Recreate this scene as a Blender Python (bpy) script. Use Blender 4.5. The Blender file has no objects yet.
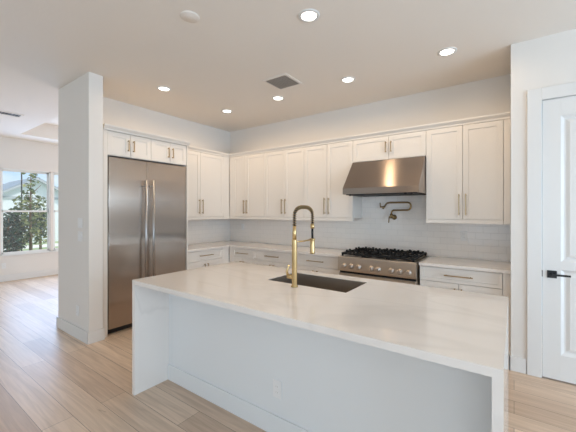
import bpy, bmesh, math, random
from mathutils import Vector, Matrix
R = math.radians
sc = bpy.context.scene
COL = sc.collection
random.seed(4)

# ------------------------------------------------------------------ camera
cam = bpy.data.cameras.new('camera')
cam.sensor_width = 36.0
cam.lens = 315.0 / 576.0 * 36.0
cam.shift_y = -5.0 / 576.0
cam.clip_start = 0.05
camo = bpy.data.objects.new('camera', cam)
COL.objects.link(camo)
camo.location = (0, 0, 1.49)
camo.rotation_euler = (R(90), 0, math.atan2(.5831, .8124))
sc.camera = camo

# ------------------------------------------------------------------ world, lights, exposure
sc.view_settings.view_transform = 'Standard'
sc.view_settings.look = 'None'
sc.view_settings.exposure = 0.08
sc.view_settings.gamma = 1.0
sc.view_settings.use_curve_mapping = False
w = bpy.data.worlds.new('sky')
sc.world = w
w.use_nodes = True
nt = w.node_tree
nt.nodes.clear()
out = nt.nodes.new('ShaderNodeOutputWorld')
bg = nt.nodes.new('ShaderNodeBackground')
tc = nt.nodes.new('ShaderNodeTexCoord')
noi = nt.nodes.new('ShaderNodeTexNoise')
noi.inputs['Scale'].default_value = 3.0
noi.inputs['Detail'].default_value = 5.0
mp = nt.nodes.new('ShaderNodeMapping')
mp.inputs['Scale'].default_value = (1, 1, 3)
ramp = nt.nodes.new('ShaderNodeValToRGB')
ramp.color_ramp.elements[0].position = .42
ramp.color_ramp.elements[1].position = .62
ramp.color_ramp.elements[0].color = (.42, .66, .90, 1)
ramp.color_ramp.elements[1].color = (.86, .92, .97, 1)
nt.links.new(tc.outputs['Generated'], mp.inputs['Vector'])
nt.links.new(mp.outputs['Vector'], noi.inputs['Vector'])
nt.links.new(noi.outputs['Fac'], ramp.inputs['Fac'])
nt.links.new(ramp.outputs['Color'], bg.inputs['Color'])
bg.inputs['Strength'].default_value = 1.15
nt.links.new(bg.outputs['Background'], out.inputs['Surface'])

def area(name, loc, rot, sx, sy, power, color):
    l = bpy.data.lights.new(name, 'AREA')
    l.shape = 'RECTANGLE'
    l.size, l.size_y, l.energy, l.color = sx, sy, power, color
    o = bpy.data.objects.new(name, l)
    COL.objects.link(o)
    o.location, o.rotation_euler = loc, rot
    return o

sun = bpy.data.lights.new('sun', 'SUN')
sun.energy, sun.angle, sun.color = 2.6, R(2), (1, .95, .88)
suno = bpy.data.objects.new('sun', sun)
COL.objects.link(suno)
suno.rotation_euler = Vector((-.45, -.50, -.74)).to_track_quat('-Z', 'Y').to_euler()
COOL = (.76, .88, 1.0)
BLUE = (.45, .65, 1.0)
# daylight through the glazed openings behind and beside the camera
area('daylight_behind', (.9, -4.93, 1.25), (R(114), 0, 0), 5.4, 2.3, 82, COOL)
area('daylight_right_high', (4.93, .7, 2.0), (R(110), 0, R(90)), 5.2, .78, 115, (.60, .80, 1.0))
area('daylight_right_low', (4.93, .7, .25), (R(110), 0, R(90)), 5.2, .42, 95, (.55, .77, 1.0))
# daylight through the windows of the far room, then an added fill
area('daylight_far_windows', (-8.60, 2.75, 1.45), (R(90), 0, R(-90)), 1.7, 1.75, 55, BLUE)
area('fill_far_side', (-6.9, 5.52, 1.35), (R(90), 0, R(180)), 2.8, 2.2, 50, (1, .95, .9))  # added fill to brighten the far room; the unseen wall behind has no opening

# ------------------------------------------------------------------ materials
def mat(name, color, rough=.5, metal=0.0, spec=.5, bump=None, aniso=None, axis='Z', coat=0.0):
    m = bpy.data.materials.new(name)
    m.use_nodes = True
    n = m.node_tree
    b = n.nodes['Principled BSDF']
    b.inputs['Base Color'].default_value = (*color, 1)
    b.inputs['Roughness'].default_value = rough
    b.inputs['Metallic'].default_value = metal
    b.inputs['Specular IOR Level'].default_value = spec
    b.inputs['Coat Weight'].default_value = coat
    if aniso:
        b.inputs['Anisotropic'].default_value = aniso
        t = n.nodes.new('ShaderNodeTangent')
        t.direction_type = 'RADIAL'
        t.axis = axis
        n.links.new(t.outputs['Tangent'], b.inputs['Tangent'])
    if bump:
        sc_, st, dist = bump
        g = n.nodes.new('ShaderNodeNewGeometry')
        no = n.nodes.new('ShaderNodeTexNoise')
        no.inputs['Scale'].default_value = sc_
        no.inputs['Detail'].default_value = 3
        bu = n.nodes.new('ShaderNodeBump')
        bu.inputs['Strength'].default_value = st
        bu.inputs['Distance'].default_value = dist
        n.links.new(g.outputs['Position'], no.inputs['Vector'])
        n.links.new(no.outputs['Fac'], bu.inputs['Height'])
        n.links.new(bu.outputs['Normal'], b.inputs['Normal'])
    return m

def emis(name, color, strength):
    m = bpy.data.materials.new(name)
    m.use_nodes = True
    b = m.node_tree.nodes['Principled BSDF']
    b.inputs['Base Color'].default_value = (.9, .9, .9, 1)
    b.inputs['Emission Color'].default_value = (*color, 1)
    b.inputs['Emission Strength'].default_value = strength
    return m

M = {}
M['wall'] = mat('wall_paint', (.82, .78, .735), .6, spec=.3, bump=(90, .05, .002))
M['ceiling'] = mat('ceiling_paint', (.87, .815, .755), .8, spec=.2, bump=(55, .25, .006))
M['trim'] = mat('white_trim_paint', (.795, .78, .76), .35)
M['islandpaint'] = mat('island_paint', (.78, .795, .80), .35)
M['cab'] = mat('white_cabinet_paint', (.82, .775, .72), .35)
M['inner'] = mat('cabinet_side_panel', (.78, .74, .69), .45)
M['steel'] = mat('brushed_steel', (.44, .375, .325), .20, 1.0, aniso=1.0)
M['hood'] = mat('brushed_hood_steel', (.37, .31, .27), .30, 1.0, aniso=.95, axis='X')
M['handle'] = mat('satin_steel', (.44, .44, .45), .34, 1.0)
M['knob'] = mat('knob_steel', (.50, .44, .39), .42, 1.0)
M['rsteel'] = mat('range_steel', (.56, .49, .42), .30, 1.0)
M['bright'] = mat('polished_steel', (.80, .78, .75), .18, 1.0)
M['dark'] = mat('dark_gap', (.015, .015, .015), .6)
M['iron'] = mat('cast_iron', (.010, .010, .010), .65, spec=.3)
M['blackmetal'] = mat('matte_black_metal', (.015, .015, .016), .4, .3)
M['brass'] = mat('brushed_brass', (.66, .49, .25), .28, 1.0)
M['antique'] = mat('antique_brass', (.34, .24, .12), .32, 1.0)
M['pull'] = mat('champagne_bronze', (.46, .35, .22), .35, 1.0)
M['ovenglass'] = mat('oven_glass', (.02, .02, .022), .08)
M['plastic'] = mat('white_plastic', (.84, .83, .82), .35)
M['ventdark'] = mat('vent_dark', (.055, .05, .045), .7)
M['ventslat'] = mat('vent_slat', (.42, .38, .34), .5)
M['lens'] = emis('lamp_lens', (1, .95, .86), 6.0)
M['sink'] = mat('sink_steel', (.42, .37, .32), .42, 1.0)
M['bark'] = mat('bark', (.20, .14, .09), .9)
M['roof'] = mat('roof_tile', (.36, .41, .47), .8)
M['siding'] = mat('white_stucco', (.82, .86, .88), .8)
M['fascia'] = mat('grey_fascia', (.50, .53, .56), .7)
M['path'] = mat('concrete_path', (.80, .78, .74), .9)
M['winframe'] = mat('white_vinyl', (.87, .87, .86), .4)

def leafmat(name, a, b):
    m = bpy.data.materials.new(name)
    m.use_nodes = True
    n = m.node_tree
    p = n.nodes['Principled BSDF']
    p.inputs['Roughness'].default_value = .6
    g = n.nodes.new('ShaderNodeNewGeometry')
    r = n.nodes.new('ShaderNodeValToRGB')
    r.color_ramp.elements[0].color = (*a, 1)
    r.color_ramp.elements[1].color = (*b, 1)
    n.links.new(g.outputs['Random Per Island'], r.inputs['Fac'])
    n.links.new(r.outputs['Color'], p.inputs['Base Color'])
    return m
M['leaf'] = leafmat('tree_leaves', (.03, .09, .04), (.36, .38, .16))
M['darkleaf'] = leafmat('dark_leaves', (.010, .035, .035), (.06, .12, .08))

def wood():
    m = bpy.data.materials.new('oak_planks')
    m.use_nodes = True
    n = m.node_tree
    p = n.nodes['Principled BSDF']
    g = n.nodes.new('ShaderNodeNewGeometry')
    br = n.nodes.new('ShaderNodeTexBrick')
    br.offset = .37
    br.inputs['Scale'].default_value = 1.0
    br.inputs['Brick Width'].default_value = 1.9
    br.inputs['Row Height'].default_value = .19
    br.inputs['Mortar Size'].default_value = .0016
    br.inputs['Mortar Smooth'].default_value = .1
    br.inputs['Color1'].default_value = (.60, .445, .33, 1)
    br.inputs['Color2'].default_value = (.84, .675, .53, 1)
    br.inputs['Mortar'].default_value = (.24, .17, .12, 1)
    n.links.new(g.outputs['Position'], br.inputs['Vector'])
    # long grain
    mp = n.nodes.new('ShaderNodeMapping')
    mp.inputs['Scale'].default_value = (.7, 13, 1)
    n.links.new(g.outputs['Position'], mp.inputs['Vector'])
    no = n.nodes.new('ShaderNodeTexNoise')
    no.inputs['Scale'].default_value = 2.2
    no.inputs['Detail'].default_value = 8
    no.inputs['Distortion'].default_value = 1.2
    n.links.new(mp.outputs['Vector'], no.inputs['Vector'])
    rp = n.nodes.new('ShaderNodeValToRGB')
    rp.color_ramp.elements[0].position = .3
    rp.color_ramp.elements[1].position = .72
    rp.color_ramp.elements[0].color = (.78, .75, .72, 1)
    rp.color_ramp.elements[1].color = (1.08, 1.08, 1.08, 1)
    n.links.new(no.outputs['Fac'], rp.inputs['Fac'])
    mx = n.nodes.new('ShaderNodeMix')
    mx.data_type = 'RGBA'
    mx.blend_type = 'MULTIPLY'
    mx.inputs['Factor'].default_value = 1
    n.links.new(br.outputs['Color'], mx.inputs['A'])
    n.links.new(rp.outputs['Color'], mx.inputs['B'])
    # knots and dark mineral streaks
    mp2 = n.nodes.new('ShaderNodeMapping')
    mp2.inputs['Scale'].default_value = (1.6, 7, 1)
    n.links.new(g.outputs['Position'], mp2.inputs['Vector'])
    n2 = n.nodes.new('ShaderNodeTexNoise')
    n2.inputs['Scale'].default_value = 1.1
    n2.inputs['Detail'].default_value = 4
    n2.inputs['Distortion'].default_value = 2
    n.links.new(mp2.outputs['Vector'], n2.inputs['Vector'])
    r2 = n.nodes.new('ShaderNodeValToRGB')
    r2.color_ramp.elements[0].position = .70
    r2.color_ramp.elements[1].position = .78
    r2.color_ramp.elements[0].color = (1, 1, 1, 1)
    r2.color_ramp.elements[1].color = (.62, .55, .50, 1)
    n.links.new(n2.outputs['Fac'], r2.inputs['Fac'])
    m2 = n.nodes.new('ShaderNodeMix')
    m2.data_type = 'RGBA'
    m2.blend_type = 'MULTIPLY'
    m2.inputs['Factor'].default_value = 1
    n.links.new(mx.outputs['Result'], m2.inputs['A'])
    n.links.new(r2.outputs['Color'], m2.inputs['B'])
    n.links.new(m2.outputs['Result'], p.inputs['Base Color'])
    p.inputs['Roughness'].default_value = .38
    bu = n.nodes.new('ShaderNodeBump')
    bu.inputs['Strength'].default_value = .15
    bu.inputs['Distance'].default_value = .002
    n.links.new(no.outputs['Fac'], bu.inputs['Height'])
    n.links.new(bu.outputs['Normal'], p.inputs['Normal'])
    return m
M['floor'] = wood()

def tile():
    m = bpy.data.materials.new('white_subway_tile')
    m.use_nodes = True
    n = m.node_tree
    p = n.nodes['Principled BSDF']
    g = n.nodes.new('ShaderNodeNewGeometry')
    s = n.nodes.new('ShaderNodeSeparateXYZ')
    a = n.nodes.new('ShaderNodeMath')
    c = n.nodes.new('ShaderNodeCombineXYZ')
    n.links.new(g.outputs['Position'], s.inputs[0])
    n.links.new(s.outputs['X'], a.inputs[0])
    n.links.new(s.outputs['Y'], a.inputs[1])
    n.links.new(a.outputs[0], c.inputs[0])
    n.links.new(s.outputs['Z'], c.inputs[1])
    br = n.nodes.new('ShaderNodeTexBrick')
    br.offset = .5
    br.inputs['Scale'].default_value = 1.0
    br.inputs['Brick Width'].default_value = .154
    br.inputs['Row Height'].default_value = .077
    br.inputs['Mortar Size'].default_value = .0018
    br.inputs['Mortar Smooth'].default_value = .3
    br.inputs['Color1'].default_value = (.88, .835, .79, 1)
    br.inputs['Color2'].default_value = (.90, .855, .81, 1)
    br.inputs['Mortar'].default_value = (.79, .755, .715, 1)
    n.links.new(c.outputs[0], br.inputs['Vector'])
    n.links.new(br.outputs['Color'], p.inputs['Base Color'])
    p.inputs['Roughness'].default_value = .16
    bu = n.nodes.new('ShaderNodeBump')
    bu.invert = True
    bu.inputs['Strength'].default_value = .5
    bu.inputs['Distance'].default_value = .002
    n.links.new(br.outputs['Fac'], bu.inputs['Height'])
    n.links.new(bu.outputs['Normal'], p.inputs['Normal'])
    return m
M['tile'] = tile()

def quartz():
    m = bpy.data.materials.new('white_veined_quartz')
    m.use_nodes = True
    n = m.node_tree
    p = n.nodes['Principled BSDF']
    g = n.nodes.new('ShaderNodeNewGeometry')
    mp = n.nodes.new('ShaderNodeMapping')
    mp.inputs['Rotation'].default_value = (.3, .5, .5)
    mp.inputs['Scale'].default_value = (.8, 2.2, 1.2)
    n.links.new(g.outputs['Position'], mp.inputs['Vector'])
    no = n.nodes.new('ShaderNodeTexNoise')
    no.inputs['Scale'].default_value = .9
    no.inputs['Detail'].default_value = 3
    no.inputs['Distortion'].default_value = .6
    n.links.new(mp.outputs['Vector'], no.inputs['Vector'])
    r = n.nodes.new('ShaderNodeValToRGB')
    e = r.color_ramp.elements
    e[0].position = .40
    e[1].position = .62
    e[0].color = (.83, .785, .745, 1)
    e[1].color = (.82, .775, .735, 1)
    x = e.new(.485)
    x.color = (.84, .795, .755, 1)
    x = e.new(.515)
    x.color = (.785, .742, .703, 1)
    x = e.new(.55)
    x.color = (.83, .785, .745, 1)
    n.links.new(no.outputs['Fac'], r.inputs['Fac'])
    n.links.new(r.outputs['Color'], p.inputs['Base Color'])
    p.inputs['Roughness'].default_value = .08
    return m
M['quartz'] = quartz()

def grassmat():
    m = bpy.data.materials.new('lawn_grass')
    m.use_nodes = True
    n = m.node_tree
    p = n.nodes['Principled BSDF']
    p.inputs['Roughness'].default_value = .9
    g = n.nodes.new('ShaderNodeNewGeometry')
    no = n.nodes.new('ShaderNodeTexNoise')
    no.inputs['Scale'].default_value = 3
    no.inputs['Detail'].default_value = 6
    r = n.nodes.new('ShaderNodeValToRGB')
    r.color_ramp.elements[0].color = (.20, .30, .12, 1)
    r.color_ramp.elements[1].color = (.48, .55, .32, 1)
    n.links.new(g.outputs['Position'], no.inputs['Vector'])
    n.links.new(no.outputs['Fac'], r.inputs['Fac'])
    n.links.new(r.outputs['Color'], p.inputs['Base Color'])
    return m
M['grass'] = grassmat()

def glass():
    m = bpy.data.materials.new('window_glass')
    m.use_nodes = True
    n = m.node_tree
    n.nodes.remove(n.nodes['Principled BSDF'])
    t = n.nodes.new('ShaderNodeBsdfTransparent')
    gl = n.nodes.new('ShaderNodeBsdfGlossy')
    gl.inputs['Roughness'].default_value = .02
    mx = n.nodes.new('ShaderNodeMixShader')
    mx.inputs[0].default_value = .06
    n.links.new(t.outputs[0], mx.inputs[1])
    n.links.new(gl.outputs[0], mx.inputs[2])
    n.links.new(mx.outputs[0], n.nodes['Material Output'].inputs['Surface'])
    return m
M['glass'] = glass()

# ------------------------------------------------------------------ mesh helpers
def ident(u, v, w_):
    return (u, v, w_)
def facing_front(yf):            # a face looking toward -Y: u = X, v = out from the face, w = Z
    return lambda u, v, w_: (u, yf - v, w_)
def facing_right(xf):            # a face looking toward +X: u = Y
    return lambda u, v, w_: (xf + v, u, w_)

class MB:
    def __init__(self, f=ident):
        self.bm = bmesh.new()
        self.f = f
    def box(self, u0, u1, v0, v1, w0, w1, bev=0.0):
        a, b = Vector(self.f(u0, v0, w0)), Vector(self.f(u1, v1, w1))
        lo = Vector([min(a[i], b[i]) for i in range(3)])
        hi = Vector([max(a[i], b[i]) for i in range(3)])
        r = bmesh.ops.create_cube(self.bm, size=1)
        for v in r['verts']:
            v.co = Vector([lo[i] + (v.co[i] + .5) * (hi[i] - lo[i]) for i in range(3)])
        if bev:
            es = list({e for v in r['verts'] for e in v.link_edges})
            bmesh.ops.bevel(self.bm, geom=es, offset=bev, segments=2, affect='EDGES', profile=.5)
        return self
    def prism(self, pts, axis, a, b):
        """polygon pts (2-D) extruded along world axis 0/1/2 from a to b"""
        def pos(p, t):
            c = list(p)
            c.insert(axis, t)
            return c
        lo = [self.bm.verts.new(pos(p, a)) for p in pts]
        hi = [self.bm.verts.new(pos(p, b)) for p in pts]
        n = len(pts)
        fs = [self.bm.faces.new(lo), self.bm.faces.new(hi[::-1])]
        for i in range(n):
            fs.append(self.bm.faces.new((lo[i], lo[(i + 1) % n], hi[(i + 1) % n], hi[i])))
        bmesh.ops.recalc_face_normals(self.bm, faces=fs)
        return self
    def tube(self, pts, r, n=12, cap=True, smooth=True):
        pts = [Vector(p) for p in pts]
        rs = r if isinstance(r, (list, tuple)) else [r] * len(pts)
        rings = []
        t0 = (pts[1] - pts[0]).normalized()
        up = Vector((0, 0, 1)) if abs(t0.z) < .9 else Vector((1, 0, 0))
        nx = t0.cross(up).normalized()
        for i, p in enumerate(pts):
            if i == 0: t = pts[1] - pts[0]
            elif i == len(pts) - 1: t = pts[-1] - pts[-2]
            else: t = (pts[i + 1] - pts[i]).normalized() + (pts[i] - pts[i - 1]).normalized()
            t.normalize()
            nx = (nx - t * nx.dot(t)).normalized()
            ny = t.cross(nx)
            rings.append([self.bm.verts.new(p + (nx * math.cos(2 * math.pi * k / n) + ny * math.sin(2 * math.pi * k / n)) * rs[i]) for k in range(n)])
        for a, b in zip(rings, rings[1:]):
            for k in range(n):
                f = self.bm.faces.new((a[k], a[(k + 1) % n], b[(k + 1) % n], b[k]))
                f.smooth = smooth
        if cap:
            self.bm.faces.new(rings[0][::-1])
            self.bm.faces.new(rings[-1])
        return self
    def lathe(self, prof, c, axis='z', n=24):
        """prof: (radius, height) pairs turned about an axis through c"""
        c = Vector(c)
        def pt(r, h, a):
            x, y = r * math.cos(a), r * math.sin(a)
            return c + {'z': Vector((x, y, h)), 'y': Vector((x, -h, y)), 'x': Vector((h, x, y))}[axis]
        rings = [[self.bm.verts.new(pt(max(r, 1e-4), h, 2 * math.pi * k / n)) for k in range(n)] for r, h in prof]
        fs = []
        for a, b in zip(rings, rings[1:]):
            for k in range(n):
                f = self.bm.faces.new((a[k], a[(k + 1) % n], b[(k + 1) % n], b[k]))
                f.smooth = True
                fs.append(f)
        fs.append(self.bm.faces.new(rings[0][::-1]))
        fs.append(self.bm.faces.new(rings[-1]))
        bmesh.ops.recalc_face_normals(self.bm, faces=fs)
        return self
    def build(self, name, material, parent=None):
        me = bpy.data.meshes.new(name)
        if parent is not None:
            off = Vector((0, 0, 0))
            q = parent
            while q is not None:
                off += q.location
                q = q.parent
            for v in self.bm.verts:
                v.co -= off
        self.bm.to_mesh(me)
        self.bm.free()
        me.materials.append(M[material])
        o = bpy.data.objects.new(name, me)
        COL.objects.link(o)
        if parent is not None:
            o.parent = parent
        return o

def tag(o, label, cat, group=None):
    o['label'] = label
    o['category'] = cat
    if group:
        o['group'] = group
    return o
def thing(name, label, cat, loc, group=None):
    o = bpy.data.objects.new(name, None)
    o.empty_display_size = .1
    COL.objects.link(o)
    o.location = loc
    return tag(o, label, cat, group)
def struct(o):
    o['kind'] = 'structure'
    return o
def copy_tree(o, parent=None):
    c = o.copy()
    COL.objects.link(c)
    if parent is not None:
        c.parent = parent
    for ch in list(o.children):
        copy_tree(ch, c)
    return c

# ------------------------------------------------------------------ the room shell
H = 3.05
BY, LX, RX, RY = 4.39, -4.56, -.025, 3.62        # back wall, left wall, return wall, door wall
WX = -8.74                                       # window wall of the far room
struct(MB().box(WX - .15, 5.15, -5.15, 5.75, -.12, 0).build('floor', 'floor'))
c = MB()
tx0, tx1, ty0, ty1, tz = -8.13, -5.3, 2.02, 5.1, 3.36
c.box(WX - .15, tx0, -5.15, 5.75, H, H + .4)
c.box(tx0, tx1, -5.15, ty0, H, H + .4)
c.box(tx0, tx1, ty1, 5.75, H, H + .4)
c.box(tx1, 5.15, -5.15, 5.75, H, H + .4)
c.box(tx0, tx1, ty0, ty1, tz, H + .4)
struct(c.build('ceiling', 'ceiling'))
struct(MB().box(-4.75, .1, BY, BY + .12, 0, H).build('wall_back', 'wall'))
c = MB().box(-4.75, LX, 1.70, BY, 0, H)
struct(c.build('wall_left', 'wall'))
struct(MB().box(-4.75, -3.87, 1.565, 1.715, 0, H).build('wall_pier', 'wall'))
struct(MB().box(RX, .1, RY, BY, 0, H).build('wall_return', 'wall'))
DX0, DX1, DZ = .205, 1.025, 2.475
c = MB()
c.box(.1, DX0 - .012, RY, RY + .12, 0, H)
c.box(DX1 + .012, 5.0, RY, RY + .12, 0, H)
c.box(DX0 - .012, DX1 + .012, RY, RY + .12, DZ + .008, H)
struct(c.build('wall_right', 'wall'))
# far room window wall with two openings
wy = [(1.85, 2.725), (2.775, 3.65)]
wz0, wz1 = .555, 2.40
c = MB()
c.box(WX - .15, WX, -5.15, wy[0][0], 0, H)
c.box(WX - .15, WX, wy[0][1], wy[1][0], wz0, wz1)
c.box(WX - .15, WX, wy[1][1], 5.75, 0, H)
c.box(WX - .15, WX, wy[0][0], wy[1][1], 0, wz0)
c.box(WX - .15, WX, wy[0][0], wy[1][1], wz1, H)
struct(c.build('wall_window', 'wall'))
struct(MB().box(WX, -4.75, 5.6, 5.75, 0, H).build('wall_far', 'wall'))
c = MB()                                          # behind the camera, glazed openings
for a, b in ((WX, -8.4), (-4.0, -1.9), (3.9, 5.15)):
    c.box(a, b, -5.15, -5.0, 0, H)
for a, b in ((-8.4, -4.0), (-1.9, 3.9)):
    c.box(a, b, -5.15, -5.0, 2.45, H)
struct(c.build('wall_rear', 'wall'))
c = MB()
c.box(5.0, 5.15, -5.0, -2.0, 0, H).box(5.0, 5.15, 3.4, 3.74, 0, H).box(5.0, 5.15, -2.0, 3.4, 2.45, H)
struct(c.build('wall_side', 'wall'))

def baseboard(name, segs):
    m = MB()
    for (x0, x1, y0, y1) in segs:
        m.box(x0, x1, y0, y1, 0, .135, .003)
    return struct(m.build(name, 'trim'))
baseboard('baseboard_pier', [(-4.765, -3.855, 1.549, 1.564), (-3.869, -3.854, 1.549, 1.730), (-4.766, -4.751, 1.549, 1.73)])
baseboard('baseboard_right', [(RX - .015, .09, RY - .016, RY - .001)])
baseboard('baseboard_return', [(RX - .016, RX - .001, RY - .016, 3.74)])
baseboard('baseboard_window', [(WX + .001, WX + .016, -5, 5.6)])

# windows of the far room: frame, two sashes, panes, sill
for i, (y0, y1) in enumerate(wy):
    f = facing_right(WX - .06)
    r = struct(MB(f).box(y0, y0 + .022, -.05, .05, wz0, wz1).box(y1 - .022, y1, -.05, .05, wz0, wz1)
               .box(y0, y1, -.05, .05, wz0, wz0 + .022).box(y0, y1, -.05, .05, wz1 - .022, wz1)
               .build('window_%d' % (i + 1), 'winframe'))
    mz = 1.485
    for (a, b, v) in ((wz0 + .022, mz + .02, .012), (mz - .02, wz1 - .022, -.022)):
        s = MB(f)
        ya, yb = y0 + .022, y1 - .022
        s.box(ya, ya + .025, v - .014, v + .014, a, b).box(yb - .025, yb, v - .014, v + .014, a, b)
        s.box(ya, yb, v - .014, v + .014, a, a + .035).box(ya, yb, v - .014, v + .014, b - .035, b)
        sash = s.build('sash', 'winframe', r)
        MB(f).box(ya + .02, yb - .02, v - .003, v + .003, a + .03, b - .03).build('pane', 'glass', sash)
    MB(f).box(y0 - .03, y1 + .03, .061, .10, wz0 - .02, wz0, .003).build('window_sill', 'trim', r)

# the white two-panel door in its casing
t = MB(facing_front(RY))
t.box(.096, DX0 - .004, .001, .020, 0, DZ + .115, .003)
t.box(DX1 + .004, DX1 + .113, .001, .020, 0, DZ + .115, .003)
t.box(DX0 - .004, DX1 + .004, .001, .020, DZ + .006, DZ + .115, .003)
t.box(DX0 - .011, DX0 - .004, -.11, .001, 0, DZ + .006)
t.box(DX1 + .004, DX1 + .011, -.11, .001, 0, DZ + .006)
t.box(DX0 - .004, DX1 + .004, -.11, .001, DZ + .004, DZ + .007)
struct(t.build('trim_1', 'trim'))
f = facing_front(RY)
d = MB(f)
pz = [(.232, .978), (1.048, 2.323)]
px0, px1 = .331, .899
d.box(DX0, DX1, -.035, -.018, .012, DZ)
d.box(DX0, px0, -.018, .006, .012, DZ, .0015).box(px1, DX1, -.018, .006, .012, DZ, .0015)
for a, b in ((.012, pz[0][0]), (pz[0][1], pz[1][0]), (pz[1][1], DZ)):
    d.box(px0, px1, -.018, .006, a, b)
door = struct(d.build('door_1', 'trim'))
for a, b in pz:
    # sloped moulding and raised field
    m = MB(f)
    bm = m.bm
    rings = []
    for ins, v in ((0, .006), (.022, -.010), (.034, -.012), (.060, -.002)):
        rings.append([bm.verts.new(f(x, v, z)) for x, z in ((px0 + ins, a + ins), (px1 - ins, a + ins), (px1 - ins, b - ins), (px0 + ins, b - ins))])
    for p, q in zip(rings, rings[1:]):
        for k in range(4):
            bm.faces.new((p[k], p[(k + 1) % 4], q[(k + 1) % 4], q[k]))
    bm.faces.new(rings[-1])
    bmesh.ops.recalc_face_normals(bm, faces=bm.faces[:])
    m.build('door_panel', 'trim', door)
h = MB(f)
h.box(.238, .304, .0065, .014, .900, .966, .002)
h.tube([f(.271, .014, .933), f(.271, .05, .933)], .010)
h.box(.260, .392, .042, .056, .925, .941, .002)
h.build('door_handle', 'blackmetal', door)
MB(f).box(DX0 - .0035, DX0 + .002, -.012, .009, .905, .963).build('latch_plate', 'blackmetal', door)

# ------------------------------------------------------------------ tile backsplash
b = MB()
b.box(-4.549, RX - .001, BY - .011, BY - .001, .912, 1.346)
b.box(-1.806, -.862, BY - .011, BY - .001, 1.346, 1.70)
tag(b.build('tile_backsplash', 'tile'), 'white glossy subway tile backsplash on the back wall behind the range', 'backsplash')
tag(MB().box(-4.559, -4.550, 2.915, BY - .012, .912, 1.346).build('tile_backsplash', 'tile'), 'white glossy subway tile backsplash on the left wall beside the refrigerator', 'backsplash')

# ------------------------------------------------------------------ cabinets
def shaker(f, u0, u1, w0, w1, parent, name='door', rail=.055):
    m = MB(f)
    m.box(u0, u1, -.018, -.009, w0, w1)
    m.box(u0, u0 + rail, -.009, 0, w0, w1, .0012).box(u1 - rail, u1, -.009, 0, w0, w1, .0012)
    m.box(u0 + rail, u1 - rail, -.009, 0, w0, w0 + rail).box(u0 + rail, u1 - rail, -.009, 0, w1 - rail, w1)
    return m.build(name, 'cab', parent)
def pull(f, u, w_, L, vert, parent):
    m = MB(f)
    if vert:
        m.box(u - .006, u + .006, .026, .036, w_ - L / 2, w_ + L / 2, .002)
        for s in (-1, 1):
            m.box(u - .005, u + .005, 0, .027, w_ + s * L * .42 - .005, w_ + s * L * .42 + .005)
    else:
        m.box(u - L / 2, u + L / 2, .026, .036, w_ - .006, w_ + .006, .002)
        for s in (-1, 1):
            m.box(u + s * L * .42 - .005, u + s * L * .42 + .005, 0, .027, w_ - .005, w_ + .005)
    return m.build('pull', 'pull', parent)
G = .0022
def wall_cab(label, f, u0, u1, split, w0, w1, depth, pull_len=.24, rail_h=.044, group='white shaker wall cabinets', pz=None, filler=None):
    base = f((u0 + u1) / 2, -depth / 2, w0)
    t = thing('wall_cabinet', label, 'cabinet', base, group)
    m = MB(f).box(u0 + .0005, u1 - .0005, -depth, -.019, w0, w1)
    if filler:
        m.box(filler[0], filler[1], -.03, -.003, w0, w1)
    m.build('body', 'cab', t)
    for a, b, side in ((u0, split, 1), (split, u1, -1)):
        d = shaker(f, a + G, b - G, w0 + .005, w1 - .003, t)
        u = (b if side > 0 else a) - side * .034
        pull(f, u, pz if pz else 1.562, pull_len, True, d)
    if rail_h:
        m = MB(f).box(u0, u1, -.045, .004, w0 - rail_h, w0, .002)
        if filler:
            m.box(filler[0], filler[1], -.045, .004, w0 - rail_h, w0)
        m.build('light_rail', 'cab', t)
    return t

FB, FL = facing_front(4.05), facing_right(-4.22)
UZ0, UZ1 = 1.392, 2.462
D = .336
wall_cab('white two-door wall cabinet on the back wall, in the corner', FB, -4.13, -3.39, -3.815, UZ0, UZ1, D, filler=(-4.217, -4.13))
wall_cab('white two-door wall cabinet on the back wall, second from the corner', FB, -3.39, -2.607, -2.985, UZ0, UZ1, D)
wall_cab('white two-door wall cabinet just left of the steel hood', FB, -2.607, -1.807, -2.21, UZ0, UZ1, D)
wall_cab('short white two-door cabinet above the steel range hood', FB, -1.807, -.861, -1.312, 2.155, UZ1, D, pull_len=.14, rail_h=0, pz=2.315)
wall_cab('wide white two-door wall cabinet right of the hood, beside the return wall', FB, -.861, -.092, -.474, UZ0, UZ1, D, filler=(-.090, RX - .006))
wall_cab('white two-door wall cabinet on the left wall beside the refrigerator', FL, 2.915, 3.905, 3.393, UZ0, UZ1, D, filler=(3.907, 4.045))
for a, b, s, lab in ((1.785, 2.338, 2.062, 'short white two-door cabinet above the refrigerator, nearer the wall pier'),
                     (2.338, 2.893, 2.622, 'short white two-door cabinet above the refrigerator, nearer the corner')):
    wall_cab(lab, facing_right(-3.915), a, b, s, 2.158, 2.447, .64, pull_len=.14, rail_h=0, pz=2.300, group='short cabinets above the refrigerator')
# tall end panels enclosing the refrigerator
tag(MB().box(-4.555, -3.905, 1.733, 1.782, 0, 2.447, .0015).build('end_panel', 'cab'), 'tall white end panel between the wall pier and the refrigerator', 'panel')
tag(MB().box(-4.555, -3.905, 2.895, 2.913, 0, 2.447, .0015).build('end_panel', 'cab'), 'tall white end panel on the corner side of the refrigerator', 'panel')

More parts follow.
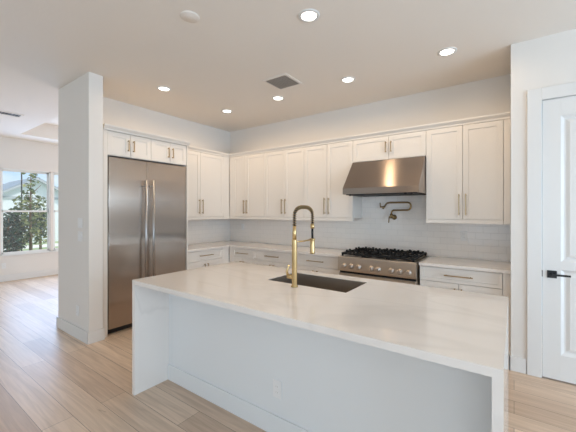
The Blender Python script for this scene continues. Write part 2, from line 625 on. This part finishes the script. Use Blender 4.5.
# crown mouldings
def crown_profile(o, z0):       # (out, z) section, o = out distance of the foot
    return [(o - .06, z0), (o, z0), (o + .004, z0 + .018), (o + .032, z0 + .046), (o + .036, z0 + .062), (o - .06, z0 + .062)]
m = MB()
m.prism([(4.05 - p, z) for p, z in crown_profile(.004, UZ1 + .001)], 0, -4.20, RX - .006)
m.prism([(-4.22 + p, z) for p, z in crown_profile(.004, UZ1 + .001)], 1, 2.985, 4.046)
tag(m.build('crown_moulding', 'cab'), 'white crown moulding along the tops of the corner wall cabinets', 'moulding')
m = MB()
m.prism([(-3.905 + p, z) for p, z in crown_profile(.003, 2.449)], 1, 1.735, 2.935)
m.prism([(2.913 + p, z) for p, z in crown_profile(.002, 2.449)], 0, -4.22, -3.90)
tag(m.build('crown_moulding', 'cab'), 'white crown moulding on top of the refrigerator cabinets', 'moulding')

BF, LF = facing_front(3.765), facing_right(-3.935)
CZ = .878
def base_cab(label, f, u0, u1, doors=True, depth=.60, filler=None, plen=.27, shortpull=False):
    t = thing('base_cabinet', label, 'cabinet', f((u0 + u1) / 2, -depth / 2, 0), 'white shaker base cabinets')
    m = MB(f).box(u0 + .0005, u1 - .0005, -depth, -.019, .10, CZ - .002)
    if filler:
        m.box(filler[0], filler[1], -.03, -.003, .10, CZ - .002)
    m.build('body', 'cab', t)
    MB(f).box(u0, u1, -depth, -.075, .001, .10).build('toe_kick', 'inner', t)
    d = shaker(f, u0 + G, u1 - G, .718, CZ - .008, t, 'drawer', .035)
    pull(f, (u0 + u1) / 2, .797, plen, False, d)
    mid = (u0 + u1) / 2
    for a, b, s in ((u0, mid, 1), (mid, u1, -1)):
        dd = shaker(f, a + G, b - G, .105, .713, t)
        pull(f, (b if s > 0 else a) - s * .032, .60, .14, True, dd)
    return t
base_cab('white base cabinet on the left wall beside the refrigerator', LF, 2.917, 3.62, filler=(3.622, 3.76))
base_cab('white base cabinet with one drawer, in the back corner', BF, -3.845, -3.39, filler=(-3.93, -3.847))
base_cab('white base cabinet on the back wall under the second wall cabinet', BF, -3.39, -2.60)
base_cab('white base cabinet just left of the steel range', BF, -2.60, -1.858)
base_cab('white wide-drawer base cabinet right of the steel range', BF, -.868, -.092, filler=(-.090, RX - .002))

m = MB()
m.box(-4.548, -1.855, 3.742, BY - .013, .8785, .911)
m.box(-4.548, -3.912, 2.917, 3.742, .8785, .911)
bmesh.ops.remove_doubles(m.bm, verts=m.bm.verts[:], dist=1e-5)
tag(m.build('countertop', 'quartz'), 'white quartz countertop turning the corner left of the range', 'countertop')
tag(MB().box(-.873, RX - .002, 3.742, BY - .013, .8785, .911, .002).build('countertop', 'quartz'), 'short white quartz countertop right of the range', 'countertop')

# ------------------------------------------------------------------ refrigerator
t = thing('refrigerator', 'wide two-door stainless steel refrigerator built in beside the wall pier', 'refrigerator', (-4.23, 2.34, 0))
fy0, fym, fy1, fz = 1.795, 2.281, 2.886, 2.145
MB().box(-4.545, -3.965, fy0, fy1, .10, fz).build('body', 'dark', t)
MB().box(-4.50, -3.985, fy0, fy1, .001, .10).build('toe_grille', 'dark', t)
f = facing_right(-3.915)
for a, b, hy in ((fy0 + .004, fym - .002, 2.228), (fym + .002, fy1 - .003, 2.332)):
    d = MB(f).box(a, b, -.05, 0, .075, fz - .006, .004).build('door', 'steel', t)
    hd = MB()
    hd.tube([(-3.845, hy, .42), (-3.845, hy, 1.89)], .0135, 16)
    for z in (.50, 1.815):
        hd.tube([(-3.915, hy, z), (-3.85, hy, z)], .009)
    hd.build('handle', 'handle', d)

# ------------------------------------------------------------------ range
t = thing('range', 'professional stainless steel gas range with black grates on the back wall', 'range', (-1.365, 4.0, 0))
rx0, rx1 = -1.843, -.887
MB().box(rx0, rx1, 3.735, 4.37, .12, .885).build('body', 'rsteel', t)
MB().prism([(3.735, .725), (3.672, .730), (3.668, .745), (3.674, .900), (3.678, .908), (3.735, .908)], 0, rx0, rx1).build('control_panel', 'rsteel', t)
kp = MB().box(rx0 + .01, rx1 - .01, 3.71, 3.735, .700, .724)
kp.build('vent_slot', 'dark', t)
for kx in (-1.755, -1.660, -1.563, -1.402, -1.318, -1.158, -1.063, -.968):
    k = MB().lathe([(.035, 0), (.035, .006), (.027, .008), (.025, .038), (.020, .042)], (kx, 3.6705, .795), 'y', 20).build('knob', 'knob', t)
od = MB().box(rx0 + .006, rx1 - .006, 3.685, 3.734, .20, .698, .004).build('oven_door', 'rsteel', t)
MB().box(rx0 + .18, rx1 - .18, 3.682, 3.688, .30, .55).build('oven_window', 'ovenglass', od)
hb = MB().tube([(rx0 + .06, 3.64, .65), (rx1 - .06, 3.64, .65)], .014, 14)
for x in (rx0 + .10, rx1 - .10):
    hb.tube([(x, 3.64, .65), (x, 3.686, .65)], .010)
hb.build('handle', 'bright', od)
MB().box(rx0 + .01, rx1 - .01, 3.70, 3.734, .10, .195).build('kick_panel', 'rsteel', t)
for x in (rx0 + .05, rx1 - .05):
    for y in (3.76, 4.32):
        MB().lathe([(.022, 0), (.018, .02), (.018, .119)], (x, y, .001)).build('leg', 'bright', t)
MB().box(rx0, rx1, 3.70, 4.37, .886, .912, .003).build('cooktop', 'rsteel', t)
gw = (rx1 - rx0 - .05) / 3
for i in range(3):
    gx0 = rx0 + .025 + i * gw
    gx1 = gx0 + gw - .006
    y0, y1 = 3.725, 4.35
    g = MB()
    zt, zb = .956, .932
    for x in (gx0 + .008, gx1 - .008):
        g.box(x - .010, x + .010, y0, y1, zb, zt, .003)
    for y in (y0 + .008, (y0 + y1) / 2, y1 - .008):
        g.box(gx0, gx1, y - .010, y + .010, zb, zt, .003)
    for x in (gx0 + .01, gx1 - .01):
        for y in (y0 + .01, y1 - .01):
            g.box(x - .010, x + .010, y - .010, y + .010, .912, zb)
    for by in (y0 + (y1 - y0) * .26, y0 + (y1 - y0) * .74):
        cx = (gx0 + gx1) / 2
        for k in range(8):
            a = math.pi * k / 4 + math.pi / 8
            dx, dy = math.cos(a), math.sin(a)
            rr = .135 if k % 2 == 0 else .14
            ex = max(gx0 + .01, min(gx1 - .01, cx + dx * rr))
            ey = by + dy * rr
            g.tube([(cx + dx * .045, by + dy * .045, .960), (ex, ey, .960)], [.009, .0105], 6)
            for q in (.40, 1.0):
                qx, qy = cx + (ex - cx) * q, by + (ey - by) * q
                g.box(qx - .012, qx + .012, qy - .012, qy + .012, .945, .980, .003)
        MB().lathe([(.055, 0), (.055, .008), (.042, .012), (.042, .020), (.030, .024)], (cx, by, .912)).build('burner', 'iron', t)
    g.build('grate', 'iron', t)

# ------------------------------------------------------------------ range hood
t = thing('range_hood', 'sloped stainless steel range hood mounted above the range', 'hood', (-1.34, 4.2, 1.69))
hx0, hx1 = -1.800, -.868
MB().prism([(4.372, 1.705), (3.722, 1.705), (3.720, 1.780), (4.030, 2.150), (4.372, 2.150)], 0, hx0, hx1).build('canopy', 'hood', t)
MB().box(hx0 + .03, hx1 - .03, 3.76, 4.33, 1.695, 1.705).build('baffle_filter', 'dark', t)
for x in (-1.71, -1.02, -.95):
    MB().lathe([(.016, 0), (.014, -.022)], (x, 3.748, 1.7045), 'z', 14).build('knob', 'blackmetal', t)

# ------------------------------------------------------------------ pot filler
t = thing('pot_filler', 'folding antique brass pot filler tap on the tiled wall over the range', 'tap', (-1.345, 4.378, 1.40))
YP = 4.315
MB().lathe([(.036, 0), (.036, .006), (.020, .012), (.018, .058)], (-1.340, 4.378, 1.405), 'y', 20).build('wall_flange', 'antique', t)
MB().lathe([(.021, -.030), (.021, .030)], (-1.360, YP, 1.420), 'z', 16).tube([(-1.360, YP, 1.42), (-1.385, YP - .02, 1.405)], .012, 12).build('valve', 'antique', t)
MB().tube([(-1.385, YP - .02, 1.405), (-1.388, YP - .03, 1.330)], .007, 10).build('valve_lever', 'antique', t)
pts = [(-1.360, YP, 1.44), (-1.358, YP, 1.475), (-1.348, YP, 1.490), (-1.330, YP, 1.500), (-1.15, YP, 1.503)]
for k in range(7):
    a = -math.pi / 2 + math.pi * k / 6
    pts.append((-1.145 + .042 * max(0, math.cos(a)), YP, 1.5535 + .050 * math.sin(a)))
pts += [(-1.16, YP, 1.604), (-1.385, YP, 1.605), (-1.420, YP, 1.598), (-1.440, YP, 1.575), (-1.452, YP, 1.550)]
MB().tube(pts, .0115, 12).build('arm', 'antique', t)
MB().tube([(-1.452, YP, 1.555), (-1.475, YP, 1.528), (-1.480, YP, 1.520)], [.014, .014, .011], 12).tube([(-1.452, YP, 1.55), (-1.515, YP, 1.545)], .010, 10).build('spout', 'antique', t)
MB().tube([(-1.513, YP, 1.545), (-1.516, YP - .005, 1.605)], .006, 10).build('spout_lever', 'antique', t)

# ------------------------------------------------------------------ kitchen island
ix0, ix1, iy0, iy1, iz, th = -2.522, -.030, 1.342, 2.505, .93, .035
iyp = 1.655
t = thing('kitchen_island', 'long white kitchen island with veined quartz top and waterfall ends', 'island', ((ix0 + ix1) / 2, 1.95, 0))
sx0, sx1, sy0, sy1 = -1.634, -.935, 1.985, 2.372
m = MB()
xs, ys = [ix0, sx0, sx1, ix1], [iy0, sy0, sy1, iy1]
vt = [[[m.bm.verts.new((x, y, z)) for z in (iz - th, iz)] for y in ys] for x in xs]
for i in range(3):
    for j in range(3):
        if (i, j) == (1, 1):
            continue
        m.bm.faces.new([vt[a][b][1] for a, b in ((i, j), (i + 1, j), (i + 1, j + 1), (i, j + 1))])
        m.bm.faces.new([vt[a][b][0] for a, b in ((i, j), (i, j + 1), (i + 1, j + 1), (i + 1, j))])
def side(p, q):
    m.bm.faces.new((vt[p[0]][p[1]][0], vt[q[0]][q[1]][0], vt[q[0]][q[1]][1], vt[p[0]][p[1]][1]))
for k in range(3):
    side((k, 0), (k + 1, 0)); side((k, 3), (k + 1, 3)); side((0, k), (0, k + 1)); side((3, k), (3, k + 1))
for p, q in (((1, 1), (2, 1)), ((1, 2), (2, 2)), ((1, 1), (1, 2)), ((2, 1), (2, 2))):
    side(p, q)
bmesh.ops.recalc_face_normals(m.bm, faces=m.bm.faces[:])
m.build('countertop', 'quartz', t)
for a, b in ((ix0, ix0 + th), (ix1 - th, ix1)):
    MB().box(a, b, iy0, iy1, .001, iz - th).build('waterfall_side', 'quartz', t)
a, b = ix0 + th, ix1 - th
MB().box(a, b, iyp, iyp + .018, .001, iz - th).build('seating_panel', 'islandpaint', t)
MB().box(a, b, iyp - .014, iyp, .001, .135, .003).build('baseboard', 'islandpaint', t)
MB().box(a, b, 2.41, 2.425, .001, .10).build('toe_kick', 'inner', t)
f = lambda u, v, w_: (u, 2.485 + v, w_)
n = 5
for k in range(n):
    u0, u1 = a + (b - a) * k / n, a + (b - a) * (k + 1) / n
    d = shaker(f, u0 + G, u1 - G, .105, iz - th - .006, t)
    pull(f, u0 + .04, .74, .16, True, d)
MB().box(a, b, 1.675, 2.46, .10, .118).build('cabinet_bottom', 'cab', t)

# sink let into the island
m = MB()
g_ = .004
a0, a1, b0, b1 = sx0 + .0008, sx1 - .0008, sy0 + .0008, sy1 - .0008
zt, zb = iz - .003, .74
m.box(a0, a1, b0, b1, zb - .004, zb)
m.box(a0, a0 + g_, b0, b1, zb, zt).box(a1 - g_, a1, b0, b1, zb, zt)
m.box(a0, a1, b0, b0 + g_, zb, zt).box(a0, a1, b1 - g_, b1, zb, zt)
t = thing('sink', 'rectangular undermount steel sink in the island top', 'sink', ((sx0 + sx1) / 2, 2.18, .74))
m.build('basin', 'sink', t)
MB().lathe([(.045, 0), (.045, .002), (.030, .002), (.030, .004)], (-1.28, 2.18, .740)).build('drain', 'bright', t)

# faucet
fx, fy = -1.318, 1.918
t = thing('faucet', 'tall brushed brass spring-neck faucet behind the island sink', 'faucet', (fx, fy, .93))
MB().lathe([(.027, 0), (.027, .008), (.0195, .012), (.0195, .345), (.017, .352)], (fx, fy, .9305)).build('column', 'brass', t)
MB().lathe([(.016, 0), (.015, .05), (.0115, .10)], (fx, fy, 1.282)).build('spring_collar', 'brass', t)
reach, ztop = .255, 1.520
path = [(fx, fy, z) for z in (1.38, 1.40, 1.42, 1.435)]
rr = reach / 2
for k in range(1, 24):
    a = math.pi - math.pi * k / 24
    sq = lambda q: math.copysign(abs(q) ** .72, q)
    path.append((fx, fy + rr + rr * sq(math.cos(a)), 1.435 + (ztop - 1.435) * sq(math.sin(a))))
path += [(fx, fy + reach, 1.435), (fx, fy + reach, 1.375)]
MB().tube(path, .008, 10).build('hose', 'blackmetal', t)
# helical spring wound round the hose path
P_ = [Vector(p) for p in path]
L_ = [0]
for p, q in zip(P_, P_[1:]):
    L_.append(L_[-1] + (q - p).length)
coil = []
turns = 27
N = turns * 12
for i in range(N + 1):
    s = L_[-1] * i / N
    k = max(j for j in range(len(L_) - 1) if L_[j] <= s + 1e-9)
    u = (s - L_[k]) / (L_[k + 1] - L_[k])
    p = P_[k].lerp(P_[k + 1], u)
    tg = (P_[k + 1] - P_[k]).normalized()
    n1 = Vector((1, 0, 0))
    n2 = tg.cross(n1)
    a = 2 * math.pi * turns * i / N
    coil.append(p + (n1 * math.cos(a) + n2 * math.sin(a)) *   .0125)
MB().tube(coil, .0031, 6).build('spring', 'antique', t)
MB().lathe([(.0165, 0), (.0165, .035)], (fx, fy + reach, 1.350)).build('hose_collar', 'brass', t)
MB().tube([(fx, fy + reach, 1.352), (fx, fy + reach, 1.26)], .009, 12).build('spray_hose', 'blackmetal', t)
MB().lathe([(.018, 0), (.0195, .01), (.0195, .115), (.014, .125)], (fx, fy + reach, 1.145)).build('spray_head', 'brass', t)
MB().tube([(fx, fy, 1.262), (fx, fy + .12, 1.258), (fx, fy + reach, 1.262)], .006, 10).lathe([(.0225, -.008), (.0225, .008)], (fx, fy + reach, 1.262)).build('holder_arm', 'brass', t)
m = MB().tube([(fx - .015, fy, 1.000), (fx - .062, fy, 1.000)], .0155, 14)
m.tube([(fx - .056, fy, 1.000), (fx - .070, fy, 1.035), (fx - .045, fy - .01, 1.085)], [.012, .009, .007], 10)
m.build('lever', 'brass', t)

# ------------------------------------------------------------------ outlets and switches
def outlet(label, f, u, w_, kind='outlet', wid=.07, hei=.115, group=None):
    name = 'power_outlet' if kind == 'outlet' else 'light_switch'
    t = thing(name, label, 'outlet' if kind == 'outlet' else 'switch', f(u, 0, w_ - hei / 2), group)
    MB(f).box(u - wid / 2, u + wid / 2, .001, .007, w_ - hei / 2, w_ + hei / 2, .002).build('cover_plate', 'plastic', t)
    n = max(1, round(wid / .07))
    for k in range(n):
        uc = u + (k - (n - 1) / 2) * .046
        if kind == 'outlet':
            r = MB(f).box(uc - .017, uc + .017, .007, .009, w_ - .034, w_ + .034, .0008).build('receptacle', 'plastic', t)
            for dz in (-.019, .019):
                for du in (-.007, .007):
                    MB(f).box(uc + du - .001, uc + du + .001, .009, .0094, w_ + dz - .004, w_ + dz + .004).build('slot', 'ventslat', r)
        else:
            MB(f).box(uc - .016, uc + .016, .007, .011, w_ - .033, w_ + .033, .0015).build('rocker', 'plastic', t)
    return t
outlet('white power outlet on the seating side of the island', facing_front(iyp), -1.273, .312)
outlet('white power outlet low on the wall pier', facing_front(1.565), -4.16, .320)
outlet('white switch plate on the wall pier, upper of two', facing_front(1.565), -4.09, 1.352, 'switch', .115)
outlet('white switch plate on the wall pier, lower of two', facing_front(1.565), -4.09, 1.195, 'switch', .115)
outlet('white power outlet on the tiles right of the range', facing_front(BY - .011), -.50, 1.185)
outlet('white power outlet on the tiles of the back wall near the corner', facing_front(BY - .011), -4.20, 1.19)
outlet('white power outlet on the tiles left of the faucet', facing_front(BY - .011), -3.05, 1.19)
outlet('white power outlet low on the window wall of the far room', facing_right(WX), 1.90, .335)

# ------------------------------------------------------------------ ceiling fixtures
lights = [((-1.33, 2.14), 'round recessed ceiling light above the island, largest in view'),
          ((-.533, 3.41), 'round recessed ceiling light nearest the return wall'),
          ((-1.601, 3.451), 'round recessed ceiling light in front of the hood'),
          ((-2.648, 3.452), 'round recessed ceiling light just behind the square vent'),
          ((-3.638, 3.437), 'round recessed ceiling light closest to the back corner'),
          ((-3.622, 2.338), 'round recessed ceiling light in front of the refrigerator')]
proto = None
for (x, y), lab in lights:
    if proto is None:
        t = thing('recessed_light', lab, 'light', (x, y, H), 'recessed ceiling lights')
        m = MB()
        rings = []
        n = 32
        for r, z in ((.088, H - .0005), (.086, H - .006), (.064, H - .009), (.060, H - .003)):
            rings.append([m.bm.verts.new((x + r * math.cos(2 * math.pi * k / n), y + r * math.sin(2 * math.pi * k / n), z)) for k in range(n)])
        for p, q in zip(rings, rings[1:]):
            for k in range(n):
                fc = m.bm.faces.new((p[k], p[(k + 1) % n], q[(k + 1) % n], q[k]))
                fc.smooth = True
        bmesh.ops.recalc_face_normals(m.bm, faces=m.bm.faces[:])
        m.build('trim_ring', 'trim', t)
        MB().lathe([(.061, -.004), (.058, -.0065), (.001, -.0075)], (x, y, H)).build('lens', 'lens', t)
        L = bpy.data.lights.new('bulb', 'SPOT')
        L.energy, L.color, L.spot_size, L.spot_blend, L.shadow_soft_size = 13.5, (1, .73, .46), R(174), .45, .05
        lo = bpy.data.objects.new('bulb', L)
        COL.objects.link(lo)
        lo.parent = t
        lo.location = (0, 0, -.03)
        proto = t
    else:
        t = copy_tree(proto)
        t.location = (x, y, H)
        t['label'] = lab
t = thing('smoke_detector', 'plain white round disc on the ceiling, unlit', 'detector', (-2.112, 1.594, H))
MB().lathe([(.076, -.0005), (.076, -.004), (.070, -.008), (.001, -.009)], (-2.112, 1.594, H)).build('cover', 'ceiling', t)

def vent(label, x0, x1, y0, y1, n, along_y):
    t = thing('ceiling_vent', label, 'vent', ((x0 + x1) / 2, (y0 + y1) / 2, H))
    fr = .028
    m = MB()
    m.box(x0, x1, y0, y0 + fr, H - .010, H - .0005, .002).box(x0, x1, y1 - fr, y1, H - .010, H - .0005, .002)
    m.box(x0, x0 + fr, y0 + fr, y1 - fr, H - .010, H - .0005).box(x1 - fr, x1, y0 + fr, y1 - fr, H - .010, H - .0005)
    m.build('frame', 'ceiling', t)
    MB().box(x0 + fr, x1 - fr, y0 + fr, y1 - fr, H - .003, H - .0005).build('backing', 'ventdark', t)
    m = MB()
    for k in range(n):
        u = (k + .5) / n
        if along_y:
            x = x0 + fr + (x1 - x0 - 2 * fr) * u
            m.prism([(x - .006, H - .003), (x - .004, H - .003), (x + .008, H - .010), (x + .006, H - .010)], 1, y0 + fr, y1 - fr) if False else \
                m.box(x - .0055, x + .0055, y0 + fr, y1 - fr, H - .009, H - .003)
        else:
            y = y0 + fr + (y1 - y0 - 2 * fr) * u
            m.box(x0 + fr, x1 - fr, y - .0035, y + .0035, H - .009, H - .003)
    m.build('slats', 'ventslat', t)
vent('square dark-slatted air vent in the kitchen ceiling', -2.455, -2.095, 2.875, 3.235, 10, True)
vent('long narrow air vent in the ceiling of the far room', -6.68, -6.47, 1.10, 1.66, 12, False)

# ------------------------------------------------------------------ outside the far windows
o = MB().box(-60, -8.9, -25, 50, -.25, -.15).build('lawn', 'grass')
struct(o)
struct(MB().box(-18.6, -17.2, -25, 50, -.149, -.13).build('path', 'path'))

def foliage(c, rx, rz, n, size, leaf, name, parent, shape=1.0, broad=False):
    m = MB()
    for _ in range(n):
        while True:
            p = Vector((random.uniform(-1, 1), random.uniform(-1, 1), random.uniform(-1, 1)))
            q = math.hypot(p.x, p.y)
            if broad and abs(p.z) < 1 and q < (.42 if p.z > .25 else 1.0 - .5 * max(0, p.z + .1) - .25 * max(0, -p.z - .3)):
                break
            if not broad and p.length < 1 and q < 1 - .45 * shape * (p.z + 1) / 2:
                break
        p = Vector((c[0] + p.x * rx, c[1] + p.y * rx, c[2] + p.z * rz))
        a = Matrix.Rotation(random.uniform(0, 6.28), 3, 'Z') @ Matrix.Rotation(random.uniform(-1.5, 1.5), 3, 'X') @ Matrix.Rotation(random.uniform(-1.2, 1.2), 3, 'Y')
        s = size * random.uniform(.6, 1.3)
        vs = [m.bm.verts.new(p + a @ Vector(v)) for v in ((-s, 0, 0), (0, -s * .55, .02), (s, 0, 0), (0, s * .55, .02))]
        m.bm.faces.new(vs)
    return m.build(name, leaf, parent)
def tree(label, x, y, h, rx, n, size, leaf, name='tree', z0=.6, group=None, shape=1.0, broad=False):
    g0 = -.15
    t = thing(name, label, 'tree' if name == 'tree' else 'shrub', (x, y, g0), group)
    m = MB().tube([(x, y, g0), (x + .03, y - .02, g0 + h * .5), (x, y, g0 + h * .92)], [.05, .035, .01], 8)
    for k in range(7):
        a = k * 2.4
        zz = g0 + z0 + (h - z0) * (.05 + .1 * k)
        m.tube([(x, y, zz), (x + math.cos(a) * rx * .6, y + math.sin(a) * rx * .6, zz + .3)], [.018, .006], 6)
    m.build('trunk', 'bark', t)
    foliage((x, y, g0 + z0 + (h - z0) / 2), rx, (h - z0) / 2, n, size, leaf, 'foliage', t, shape, broad)
    return t
tree('young broad-leaved tree in the middle of the far window', -12.0, 3.24, 2.98, .47, 620, .07, 'leaf', broad=True)
tree('dark bushy tree at the left of the far window', -11.4, 2.58, 1.62, .36, 700, .06, 'darkleaf', z0=.35, shape=.3)
tree('dark leafy tree just left of the young tree outside the far window', -12.9, 3.16, 1.66, .33, 500, .065, 'darkleaf', z0=.35, shape=.3)
tree('dark leafy tree behind the young tree at its right, outside the far window', -15.5, 4.50, 1.75, .42, 360, .08, 'darkleaf', z0=.6, shape=.4)
for k, (y, lab) in enumerate(((1.95, 'low green shrub under the far window, left end'), (2.40, 'low green shrub under the far window, left of the young tree'),
                              (2.85, 'low green shrub under the far window, right of the young tree'), (3.32, 'low green shrub under the far window, right end'))):
    x = -9.9
    t = thing('low_shrub', lab, 'shrub', (x, y * 1.09, -.15), 'low shrubs under the far window')
    foliage((x, y * 1.09, .12), .2, .27, 120, .05, 'leaf', 'foliage', t, .3)
    MB().tube([(x, y * 1.09, -.15), (x, y * 1.09, .15)], .012, 6).build('stem', 'bark', t)
tag(MB().tube([(-13.6, 3.42, -.15), (-13.6, 3.42, 3.6)], .02, 8).build('pole', 'blackmetal'), 'thin dark pole beside the young tree outside the far window', 'pole')

t = thing('house', 'pale neighbouring house with a gable roof beyond the lawn', 'house', (-24, 5.6, -.15))
hx = -20.2
MB().box(hx - 9, hx - 1.2, .5, 13, -.15, 2.25).build('main_wall', 'siding', t)
MB().prism([(hx - .7, 2.20), (hx - .7, 2.32), (hx - 5.0, 3.15), (hx - 9.5, 2.32), (hx - 9.5, 2.20)], 1, 0, 13.5).build('main_roof', 'roof', t)
hy0, hy1, eave, ridge = 4.25, 7.05, 2.34, 3.12
hm = (hy0 + hy1) / 2
MB().prism([(hy0, -.15), (hy1, -.15), (hy1, eave), (hm, ridge), (hy0, eave)], 0, hx - 1.19, hx).build('gable_wall', 'siding', t)
ov = .35
dz = ov * (ridge - eave) / (hm - hy0)
pts = [(hy0 - ov, eave - dz), (hm, ridge), (hy1 + ov, eave - dz), (hy1 + ov, eave - dz + .12), (hm, ridge + .13), (hy0 - ov, eave - dz + .12)]
MB().prism(pts, 0, hx - 4.5, hx + .28).build('gable_roof', 'roof', t)
MB().prism([(p, q - .03) for p, q in pts[:3]] + [(p, q - .05) for p, q in pts[3:]], 0, hx + .281, hx + .31).build('fascia', 'fascia', t)
MB().box(hx + .001, hx + .05, hy0, hy1, 2.10, 2.22).build('trim_band', 'fascia', t)
